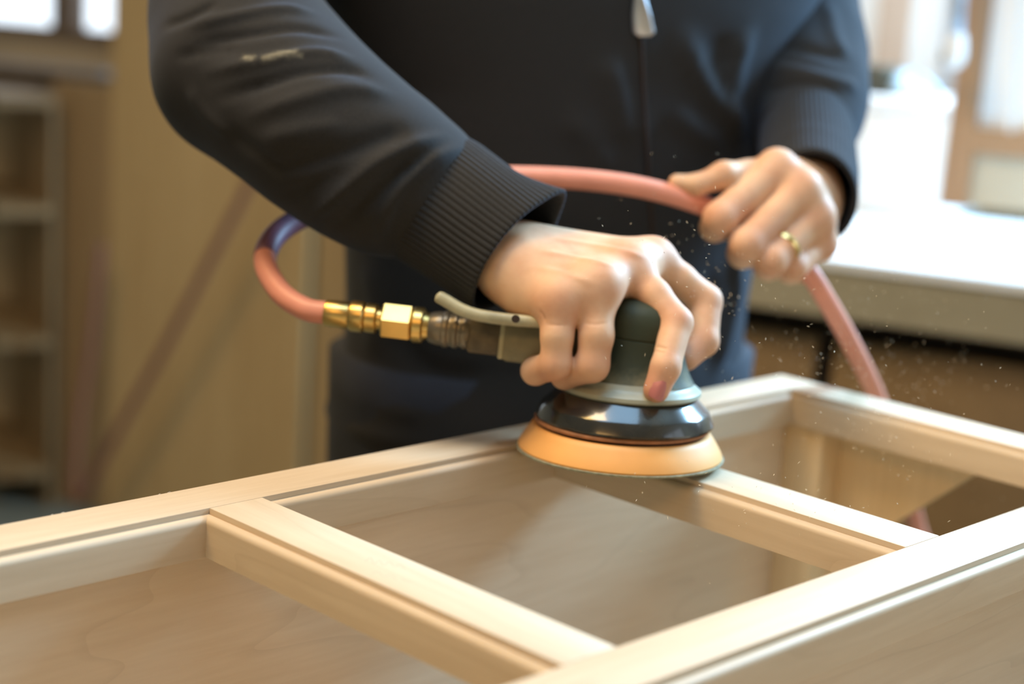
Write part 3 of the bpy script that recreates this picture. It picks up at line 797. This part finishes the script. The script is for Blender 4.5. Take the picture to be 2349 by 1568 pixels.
# ------------------------------------------------------------------ person
per = thing('person', 'person in a dark zip jacket pressing a sander and holding a red hose', 'person', P(1265, 2600, 1.62) * np.array([1, 1, 0]))
def pr(u, v, d, r): return (P(u, v, d), px(r, d))
def build_hand(palm, fingers, kp, kf, kj, h, webs=()):
    """palm: cones blended together; fingers: chains each blended to the palm but only creased against each other"""
    allp = [c for a in palm for c in a] + [c for f in fingers for c in f]
    lo = np.min([p - r for p, r in allp], 0) - 0.012; hi = np.max([p + r for p, r in allp], 0) + 0.012
    X, org = grid(lo, hi, h)
    dp = None
    for c in palm:
        d = chain_sdf(X, c, kj); dp = d if dp is None else smin(dp, d, kp)
    out = dp
    for f in fingers:
        out = np.minimum(out, smin(dp, chain_sdf(X, f, kj), kf))
        # keep a light blend between neighbours so the crease is soft
    V, F = surface_nets(out, org, h)
    return V, F
# right hand over the sander: little finger nearest, thumb on the far side
RW = pr(1176, 612, 1.212, 70)
r_mcp = [pr(1288, 684, 1.173, 42), pr(1370, 655, 1.178, 44), pr(1440, 612, 1.208, 42), pr(1497, 594, 1.236, 40)]
palmR = [[pr(930, 440, 1.225, 80), pr(1060, 530, 1.220, 76), RW], [RW, r_mcp[0]], [RW, r_mcp[1]], [pr(1195, 590, 1.222, 64), r_mcp[2]], [pr(1215, 570, 1.238, 56), r_mcp[3]],
         [pr(1212, 680, 1.194, 50), pr(1262, 702, 1.180, 42)], [r_mcp[0], r_mcp[1]], [r_mcp[1], r_mcp[2]], [r_mcp[2], r_mcp[3]], [pr(1250, 650, 1.225, 60), pr(1420, 670, 1.235, 46)],
         [pr(1200, 640, 1.203, 60), pr(1325, 672, 1.192, 44)], [pr(1200, 610, 1.208, 66), pr(1395, 640, 1.204, 44)], [pr(1210, 590, 1.222, 60), pr(1450, 615, 1.224, 44)]]
fingR = [
    [r_mcp[0], pr(1278, 770, 1.168, 37), pr(1275, 836, 1.170, 36), pr(1228, 850, 1.190, 32), pr(1232, 838, 1.215, 28)],
    [r_mcp[1], pr(1368, 770, 1.169, 39.5), pr(1359, 838, 1.170, 38), pr(1296, 860, 1.190, 32), pr(1306, 842, 1.222, 28)],
    [r_mcp[2], pr(1502, 678, 1.194, 37), pr(1552, 740, 1.184, 37), pr(1527, 842, 1.166, 34), pr(1506, 893, 1.166, 31)],
    [r_mcp[3], pr(1560, 640, 1.240, 36), pr(1618, 690, 1.245, 38), pr(1614, 782, 1.232, 34.5), pr(1575, 822, 1.222, 29)],
    [pr(1230, 590, 1.262, 50), pr(1330, 640, 1.290, 44), pr(1420, 720, 1.296, 38), pr(1470, 770, 1.288, 32)],
]
VR, FR = build_hand(palmR, fingR, 0.014, 0.008, 0.0035, 0.00125)
VR = relax(VR, FR, 3)
# tendons and knuckle creases
VR = folds(VR, FR, [([(1255, 545), (1340, 558), (1430, 575), (1480, 590)], 9, 3.2, 1.22), ([(1235, 575), (1320, 590), (1420, 612)], 9, 3.0, 1.21), ([(1225, 612), (1300, 628), (1362, 650)], 9, 2.6, 1.2),
    ([(1495, 792), (1512, 796), (1530, 800)], 2.6, -2.6, 1.17), ([(1492, 802), (1510, 806), (1526, 808)], 2.4, -2.2, 1.17), ([(1250, 742), (1280, 746), (1306, 744)], 3, -1.6, 1.17),
    ([(1338, 740), (1366, 744), (1392, 740)], 3, -1.6, 1.17), ([(1236, 712), (1246, 724), (1250, 738)], 3, -2.4, 1.17), ([(1560, 690), (1575, 700), (1588, 715)], 3, -1.4, 1.18)])
# left hand: a fist round the hose
LW = pr(1842, 440, 1.465, 74)
l_mcp = [pr(1782, 388, 1.405, 40), pr(1836, 436, 1.400, 40), pr(1868, 496, 1.405, 38), pr(1880, 556, 1.418, 34)]
palmL = [[pr(1850, 250, 1.60, 76), pr(1850, 350, 1.53, 72), LW], [LW, l_mcp[0]], [LW, l_mcp[1]], [LW, l_mcp[2]], [pr(1862, 470, 1.465, 66), l_mcp[3]],
         [l_mcp[0], l_mcp[1]], [l_mcp[1], l_mcp[2]], [l_mcp[2], l_mcp[3]], [pr(1800, 430, 1.44, 52), pr(1740, 420, 1.425, 44)]]
fingL = [
    [l_mcp[0], pr(1652, 500, 1.372, 38), pr(1640, 520, 1.398, 33), pr(1672, 520, 1.428, 30)],
    [l_mcp[1], pr(1712, 560, 1.368, 38), pr(1704, 580, 1.402, 34), pr(1738, 576, 1.434, 30)],
    [l_mcp[2], pr(1768, 596, 1.374, 36), pr(1762, 610, 1.406, 32), pr(1794, 606, 1.438, 29)],
    [l_mcp[3], pr(1820, 612, 1.390, 30), pr(1812, 622, 1.418, 28), pr(1836, 624, 1.446, 26)],
    [pr(1800, 420, 1.430, 46), pr(1716, 404, 1.406, 36), pr(1660, 402, 1.388, 31), pr(1600, 424, 1.384, 24), pr(1552, 418, 1.386, 19)],
]
VL, FL = build_hand(palmL, fingL, 0.010, 0.007, 0.0045, 0.0014)
VL = relax(VL, FL, 3)
# trunk, arms, neck, head and legs under the clothes
TC = P(1279, 500, 1.615)
tax = np.array([math.cos(math.radians(30)), math.sin(math.radians(30)), 0])    # across the shoulders
tfr = np.array([math.sin(math.radians(30)), -math.cos(math.radians(30)), 0])   # where he faces
T0 = np.array([TC[0], TC[1], 0])
def B(a, f, z): return T0 + tax * a + tfr * f + np.array([0, 0, z])
bodyc = [[(B(-0.09, 0, 0.10), 0.045), (B(-0.10, 0.02, 0.50), 0.06), (B(-0.085, 0, 0.92), 0.085)], [(B(0.09, 0, 0.10), 0.045), (B(0.10, 0.02, 0.50), 0.06), (B(0.085, 0, 0.92), 0.085)],
         [(B(-0.07, 0, 0.98), 0.105), (B(-0.08, 0, 1.25), 0.10), (B(-0.10, 0, 1.40), 0.09)], [(B(0.07, 0, 0.98), 0.105), (B(0.08, 0, 1.25), 0.10), (B(0.10, 0, 1.40), 0.09)],
         [(B(-0.16, 0, 1.39), 0.055), (B(0.16, 0, 1.39), 0.055)], [(B(0, 0, 1.45), 0.06), (B(0, 0.03, 1.58), 0.055)],
         [(B(0, 0.035, 1.62), 0.072), (B(0, 0.03, 1.70), 0.092)], [(B(0, 0.115, 1.64), 0.010), (B(0, 0.118, 1.672), 0.007)],
         [(B(-0.17, 0, 1.38), 0.05), (P(560, -200, 1.37), 0.042), (P(560, 120, 1.30), 0.042), (P(930, 440, 1.225), 0.030)], [(B(0.17, 0, 1.38), 0.05), (P(1826, -150, 1.72), 0.042), (P(1845, 60, 1.66), 0.042), (P(1850, 250, 1.60), 0.032)]]
X, org = grid(B(0, 0, 0.0) - np.array([0.5, 0.5, -0.03]), B(0, 0, 1.84) + np.array([0.5, 0.4, 0]), 0.011)
D = None
for c in bodyc:
    d = chain_sdf(X, c, 0.03); D = d if D is None else smin(D, d, 0.03)
VB, FB = surface_nets(D, org, 0.011); del X, D
V = np.vstack([VR, VL, VB]); F = np.vstack([FR, FL + len(VR), FB + len(VR) + len(VL)])
body = mesh('body', V, F, M['skin'], per)
fl = np.zeros(len(V))
for pts_, amp, w in ((r_mcp, 0.42, 0.011), (l_mcp, 0.35, 0.012), ([fingR[0][2], fingR[1][2], fingR[2][2], fingR[3][2]], 0.22, 0.010), ([f[-1] for f in fingR[:4]], 0.45, 0.011), ([f[1] for f in fingL[:4]], 0.25, 0.012)):
    for p_, r_ in pts_:
        fl = np.maximum(fl, amp * np.exp(-(np.maximum(np.linalg.norm(V - p_, axis=1) - r_ * 0.6, 0) / w) ** 2))
at = body.data.attributes.new('flush', 'FLOAT', 'POINT'); at.data.foreach_set('value', fl.astype(np.float32))
# nail of the middle finger
def nail(p, nrm, along, ln, wd_):
    nrm = nrm / np.linalg.norm(nrm); along = along - nrm * (along @ nrm); along /= np.linalg.norm(along); sd = np.cross(nrm, along)
    V, F = [], []; n1, n2 = 9, 9
    for i in range(n1):
        for j in range(n2):
            a = (i / (n1 - 1) - 0.5) * 2; b = (j / (n2 - 1) - 0.5) * 2
            ww = wd_ * (1 - 0.16 * max(a, 0) ** 4 - 0.22 * max(-a, 0) ** 3)
            V.append(p + along * ln * a * (1 - 0.10 * b * b) + sd * ww * b + nrm * (0.0007 - 0.0035 * b * b - 0.0004 * a * a))
    for i in range(n1 - 1):
        for j in range(n2 - 1):
            q = i * n2 + j; F.append((q, q + 1, q + n2 + 1, q + n2))
    n = len(V); V += [v - nrm * 0.0009 for v in V]; F += [tuple(x + n for x in f[::-1]) for f in F]
    return V, F
bvR = BVHTree.FromPolygons([tuple(v) for v in VR], [tuple(f) for f in FR])
k = ray(1516, 896); k /= np.linalg.norm(k)
hit = bvR.ray_cast(Vector(CAM), Vector(k))
if hit[0] is not None:
    hn = np.array(hit[1]); hn = hn if hn @ k < 0 else -hn
    V, F = nail(np.array(hit[0]) + hn * 0.0004, hn + 0.25 * RGT, fingR[2][4][0] - fingR[2][3][0], 0.0062, 0.0056)
    mesh('fingernail', V, F, M['nail'], per)
# ring on the ring finger of the left hand
a_, b_ = l_mcp[2][0], fingL[2][1][0]
rc = a_ + (b_ - a_) * 0.70; rd = (b_ - a_) / np.linalg.norm(b_ - a_)
rr_ = px(38.5, 1.385)
V, F = lathe_axis(rc, rd, [(-0.0022, rr_ - 0.001), (-0.0022, rr_ + 0.0006), (0, rr_ + 0.0012), (0.0022, rr_ + 0.0006), (0.0022, rr_ - 0.001)], 40, cap=False)
mesh('ring', V, F, M['gold'], per, angle=40)

# ---- jacket
def sleeve(pts, k, h):
    lo = np.min([p - r for p, r in pts], 0) - 0.02; hi = np.max([p + r for p, r in pts], 0) + 0.02
    X, org = grid(lo, hi, h); D = chain_sdf(X, pts, k)
    return surface_nets(D, org, h)
sR = [(B(-0.185, 0, 1.385), 0.078), (B(-0.20, 0.0, 1.36), 0.074), pr(560, -200, 1.37, 190), pr(540, -20, 1.33, 184), pr(540, 60, 1.315, 188), pr(574, 150, 1.292, 220), pr(660, 226, 1.268, 203), pr(745, 300, 1.252, 196), pr(830, 364, 1.250, 187), pr(905, 408, 1.248, 178), pr(968, 434, 1.247, 156)]
V1, F1 = sleeve(sR, 0.012, 0.0032)
V1 = relax(V1, F1, 10)
fR = [  # (line, width, height, depth)
    ([(430, 60), (520, 40), (640, 20), (720, 30)], 13, 10, 1.3), ([(440, 105), (560, 82), (680, 66), (780, 84)], 13, -10, 1.3),
    ([(470, 165), (600, 140), (720, 120), (810, 136)], 14, 10, 1.28), ([(372, 60), (430, 40), (500, 5)], 13, -10, 1.3),
    ([(500, 225), (610, 192), (700, 165), (790, 160), (850, 175)], 15, -12, 1.27), ([(400, 130), (470, 120), (560, 110)], 12, -6, 1.3),
    ([(560, 268), (700, 222), (800, 202), (900, 218)], 18, 10, 1.26),
    ([(700, 512), (760, 462), (820, 410), (880, 365), (950, 332), (1020, 312)], 15, 17, 1.25), ([(600, 390), (700, 372), (800, 345), (880, 315), (940, 296)], 22, -14, 1.25),
    ([(780, 520), (840, 462), (900, 405), (970, 355)], 14, -16, 1.24), ([(640, 455), (720, 425), (800, 380)], 18, -8, 1.25),
    ([(872, 560), (880, 500), (920, 432), (985, 372), (1060, 336)], 15, 16, 1.23), ([(600, 320), (700, 300), (790, 285)], 20, 8, 1.26),
    ([(520, 300), (590, 350), (660, 410)], 20, -7, 1.27), ([(430, 200), (470, 260), (540, 320)], 18, 6, 1.29)]
V1 = folds(V1, F1, fR)
sL = [(B(0.185, 0, 1.385), 0.072), (B(0.195, 0, 1.36), 0.066), pr(1826, -150, 1.72, 116), pr(1832, 0, 1.685, 112), pr(1842, 130, 1.64, 124), pr(1846, 230, 1.59, 118), pr(1850, 300, 1.552, 110)]
V2, F2 = sleeve(sL, 0.04, 0.0040)
V2 = relax(V2, F2, 3)
fL = [([(1740, 150), (1830, 165), (1930, 190), (1968, 200)], 16, 9, 1.6), ([(1740, 205), (1830, 200), (1920, 225)], 14, -9, 1.6), ([(1740, 260), (1830, 235), (1910, 265), (1950, 300)], 15, 10, 1.58),
      ([(1740, 100), (1830, 110), (1950, 140)], 16, -8, 1.6), ([(1900, 0), (1915, 80), (1940, 130)], 18, 8, 1.65), ([(1750, 300), (1840, 275), (1900, 300)], 12, -7, 1.56)]
V2 = folds(V2, F2, fL)
# trunk of the jacket: rings down the body
rings = []; nth = 160; zs = np.linspace(1.40, P(1265, 1075, 1.61)[2], 150)
zpx = lambda v: P(1265, v, 1.61)[2]
kv = np.array([-800, -420, -150, 0, 200, 400, 560, 700, 800, 900, 960, 1010, 1050, 1080], float); kz = np.array([zpx(v) for v in kv])
ka = np.array([150, 258, 250, 236, 206, 194, 187, 184, 184, 193, 198, 193, 178, 168.0]) * 0.001
kb = np.array([72, 114, 126, 128, 128, 126, 122, 118, 118, 122, 124, 121, 114, 108.0]) * 0.001
th = np.linspace(0, 2 * PI, nth, endpoint=False)
for z in zs:
    a = np.interp(-z, -kz, ka); b = np.interp(-z, -kz, kb)
    c, s = np.cos(th), np.sin(th)
    e = 0.86
    xx = a * np.sign(c) * np.abs(c) ** e; yy = b * np.sign(s) * np.abs(s) ** e
    rings.append(T0 + xx[:, None] * tax + yy[:, None] * tfr + np.array([0, 0, z]))
V3, F3 = ring_mesh(rings, cap=False); V3 = np.array(V3); F3 = np.array(F3)
F3 = F3[:, ::-1] if (vnormals(V3, F3)[nth // 4] @ tfr) < 0 else F3
fT = [([(1560, 60), (1600, 160), (1650, 240), (1700, 290)], 24, 17, 1.5), ([(1720, 60), (1690, 150), (1680, 260), (1690, 330)], 22, 18, 1.5), ([(1640, 80), (1660, 160)], 30, -10, 1.5),
      ([(1540, 250), (1600, 300), (1660, 330)], 26, 10, 1.5), ([(1390, 130), (1420, 230), (1440, 330)], 24, 14, 1.5), ([(1300, 260), (1360, 330), (1400, 400)], 30, 8, 1.5),
      ([(1680, 560), (1690, 650), (1670, 760), (1640, 860)], 22, 18, 1.5), ([(1720, 640), (1715, 760), (1700, 850)], 20, -8, 1.5), ([(1620, 620), (1640, 720), (1620, 840)], 26, -10, 1.5),
      ([(840, 600), (860, 700), (850, 820)], 30, 8, 1.6), ([(900, 760), (960, 830), (1040, 880)], 30, -8, 1.55), ([(800, 880), (880, 930), (980, 950)], 26, 9, 1.55), ([(1050, 640), (1080, 760), (1060, 860)], 34, 8, 1.5),
      ([(1478, 130), (1490, 300), (1500, 420)], 7, 4, 1.48), ([(1464, 130), (1474, 300), (1484, 420)], 6, -4, 1.48), ([(1508, 150), (1516, 300), (1522, 400)], 10, -3, 1.48)]
V3 = folds(V3, F3, fT)
V4, F4 = sleeve([(B(-0.17, 0, 1.37), 0.088), (B(-0.06, 0, 1.41), 0.098), (B(0.06, 0, 1.41), 0.098), (B(0.17, 0, 1.37), 0.082)], 0.03, 0.007)
V = np.vstack([V1, V2, V3, V4]); F = np.vstack([F1, F2 + len(V1), F3 + len(V1) + len(V2), F4 + len(V1) + len(V2) + len(V3)])
jacket = mesh('jacket', V, F, M['cloth'], per)
# pale smear on the upper sleeve
sm = np.zeros(len(V))
bvS = BVHTree.FromPolygons([tuple(v) for v in V1], [tuple(f) for f in F1])
for (u0, v0, u1, v1, w, a) in ((562, 132, 578, 133, 7, 0.8), (608, 132, 640, 122, 8, 0.9), (640, 123, 676, 116, 7, 0.8), (660, 128, 690, 126, 5, 0.5)):
    q = []
    for f_ in np.linspace(0, 1, 5):
        k = ray(u0 + (u1 - u0) * f_, v0 + (v1 - v0) * f_); k /= np.linalg.norm(k); hit = bvS.ray_cast(Vector(CAM), Vector(k))
        if hit[0] is not None: q.append(np.array(hit[0]))
    if len(q) > 1:
        d, _ = pl_dist(V[:len(V1)], np.array(q)); sm[:len(V1)] = np.maximum(sm[:len(V1)], a * np.exp(-(d / px(w, 1.2)) ** 2) * (0.6 + 0.4 * rng.random(len(V1))))
at = jacket.data.attributes.new('smear', 'FLOAT', 'POINT'); at.data.foreach_set('value', sm.astype(np.float32))

def cuff(name, path, ra, rb, ribs, d0, wob=0.0, major=None, flare=None, depth=0.0011):
    """ribbed band swept along path; ra radii along the picture plane, rb radii in depth, both in metres per station"""
    c = catmull(path, 10); n = len(c); T = np.gradient(c, axis=0); T /= np.linalg.norm(T, axis=1)[:, None]
    A = np.interp(np.linspace(0, 1, n), np.linspace(0, 1, len(ra)), ra); Bq = np.interp(np.linspace(0, 1, n), np.linspace(0, 1, len(rb)), rb)
    m = ribs * 6; t_ = np.linspace(0, 2 * PI, m, endpoint=False)
    rings = []
    def ring(i, scale=1.0, rib=1.0, slide=0.0):
        n1 = major - T[i] * (major @ T[i]); n1 /= np.linalg.norm(n1); n2 = np.cross(T[i], n1)
        f_ = i / (n - 1)
        prof_ = rib * depth * (np.abs(np.cos(ribs * t_ / 2)) ** 0.6 - 0.5)
        e = np.zeros(m)
        if flare is not None: e = flare(t_, f_)
        rA = A[i] * scale + prof_ + e; rB = Bq[i] * scale + prof_ + e * 0.3
        return c[i] + T[i] * slide + np.cos(t_)[:, None] * rA[:, None] * n1 + np.sin(t_)[:, None] * rB[:, None] * n2
    for i in range(n): rings.append(ring(i, 1.0, min(1, i / 2)))
    i = n - 1
    rings.append(ring(i, 0.975, 0.7, 0.0012)); rings.append(ring(i, 0.94, 0.5, 0.0008))
    for q in range(n - 1, max(n - 16, 0), -2): rings.append(ring(q, 0.90, 0.3))
    V, F = ring_mesh(rings, cap=False)
    return mesh(name, V, F, M['cloth'], jacket)
def p2(n, d): return px(n, d)
mjR = RGT * 0.80 - DWN * 0.62 ; mjR = -(RGT * -0.74 + DWN * 0.68); mjR /= np.linalg.norm(mjR)
def flR(t_, f_):
    lowr = np.exp(-((np.abs(((t_ - PI + PI) % (2 * PI)) - PI)) / 0.5) ** 2)
    low = np.exp(-((t_ - PI) / 0.42) ** 2); top = np.exp(-((((t_ + PI) % (2 * PI)) - PI) / 0.40) ** 2)
    s = max(0, (f_ - 0.62) / 0.38)
    return (low * 0.004 + top * 0.009) * s ** 1.5 + 0.0012 * s * np.sin(3 * t_ + 1.0)
cuff('cuff', [P(960, 430, 1.252), P(1030, 478, 1.240), P(1102, 528, 1.226), P(1183, 584, 1.212)], [p2(158, 1.22), p2(164, 1.22), p2(160, 1.22), p2(156, 1.22), p2(152, 1.21)],
     [p2(150, 1.22), p2(148, 1.22), p2(140, 1.22), p2(128, 1.22), p2(118, 1.22)], 66, 1.22, major=mjR, flare=flR)
mjL = -DWN
cuff('cuff', [P(1850, 285, 1.556), P(1852, 345, 1.52), P(1855, 405, 1.485), P(1858, 458, 1.445)], [p2(112, 1.55), p2(118, 1.52), p2(126, 1.5), p2(126, 1.45)],
     [p2(106, 1.55), p2(110, 1.52), p2(112, 1.5), p2(108, 1.45)], 60, 1.5, major=-DWN + 0.0 * RGT, depth=0.0009)
# zip and its pull
bvT = BVHTree.FromPolygons([tuple(v) for v in V3], [tuple(f) for f in F3])
def on_chest(u, v):
    k = ray(u, v); k /= np.linalg.norm(k); hit = bvT.ray_cast(Vector(CAM), Vector(k))
    return np.array(hit[0]) if hit[0] is not None else P(u, v, 1.47)
zl = [on_chest(u, v) - FWD * 0.001 for u, v in ((1455, -300), (1462, -100), (1468, 0), (1474, 150), (1482, 300), (1490, 430), (1500, 600), (1505, 800))]
V, F = tube_data(catmull(zl, 6), 0.0016, 8); mesh('zipper', V, F, M['gap'], jacket)
zp = catmull([on_chest(u, v) - FWD * 0.006 for u, v in ((1466, -6), (1469, 25), (1473, 60), (1477, 86))], 6)
wdt = np.interp(np.linspace(0, 1, len(zp)), [0, 0.15, 0.5, 0.9, 1], [0.004, 0.0052, 0.0075, 0.0085, 0.005])
R_ = []
for i, c in enumerate(zp):
    R_.append([c + RGT * wdt[i] * math.copysign(abs(math.cos(a)) ** 0.5, math.cos(a)) + FWD * 0.0018 * math.sin(a) for a in np.linspace(0, 2 * PI, 16, endpoint=False)])
V, F = ring_mesh(R_); mesh('zip_pull', V, F, M['zip'], jacket, angle=50)
# trousers and shoes
for sgn in (-1, 1):
    zz = [0.06, 0.12, 0.30, 0.52, 0.75, 0.92]
    ctr = [B(sgn * 0.10, 0.02 if 0.3 < z < 0.7 else 0.0, z) for z in zz]
    V, F = tube_data(catmull(ctr, 5), np.interp(np.linspace(0, 1, 26), [0, 0.2, 0.6, 1], [0.075, 0.075, 0.09, 0.10]), 28)
    mesh('trouser_leg', V, F, M['jeans'], per)
    sp = catmull([B(sgn * 0.10, -0.08, 0.045), B(sgn * 0.10, 0.0, 0.052), B(sgn * 0.105, 0.10, 0.045), B(sgn * 0.11, 0.18, 0.034)], 6)
    V, F = tube_data(sp, np.interp(np.linspace(0, 1, len(sp)), [0, 0.15, 0.6, 0.9, 1], [0.028, 0.044, 0.044, 0.034, 0.018]), 16)
    V = [(v[0], v[1], max(v[2], 0.001)) for v in V]
    mesh('shoe', V, F, M['shoe'], per)
hv, hf = lathe_axis(B(0, 0.005, 1.66), np.array([0, 0, 1.0]), [(0, 0.098), (0.05, 0.106), (0.09, 0.095), (0.115, 0.07), (0.13, 0.03), (0.133, 0.002)], 32)
mesh('hair', hv, hf, M['hair'], per)

# ------------------------------------------------------------------ flying sawdust
parts = []
def chip(c, L, w):
    d = rng.normal(size=3); d[2] -= 0.8; d /= np.linalg.norm(d); s = np.cross(d, rng.normal(size=3)); s /= np.linalg.norm(s); t_ = np.cross(d, s)
    V = [c - d * L, c + s * w + t_ * w * 0.3, c + d * L, c - s * w + t_ * w * 0.3, c - t_ * w * 0.8]
    return V, [(0, 1, 4), (1, 2, 4), (2, 3, 4), (3, 0, 4), (0, 3, 2, 1)]
for _ in range(900):
    f_ = rng.random()
    if f_ < 0.62: u, v, d = rng.normal(1990, 150), rng.normal(880, 150), rng.uniform(1.12, 1.45)
    elif f_ < 0.85: u, v, d = rng.normal(1600, 120), rng.normal(640, 120), rng.uniform(1.10, 1.28)
    else: u, v, d = rng.normal(1700, 200), rng.normal(1180, 70), rng.uniform(1.05, 1.20)
    c = P(u, v, d)
    lc = np.array(cabM.inverted() @ Vector(c))
    if -0.04 < lc[2] < 0.002 : continue
    parts.append(chip(c, rng.uniform(0.0005, 0.0014), rng.uniform(0.00010, 0.00024)))
V, F = join(*parts)
o = mesh('sawdust', V, F, M['dust'], None, smooth=False)
tag(o, 'fine pale sawdust flying around the sander', 'sawdust', kind='stuff')
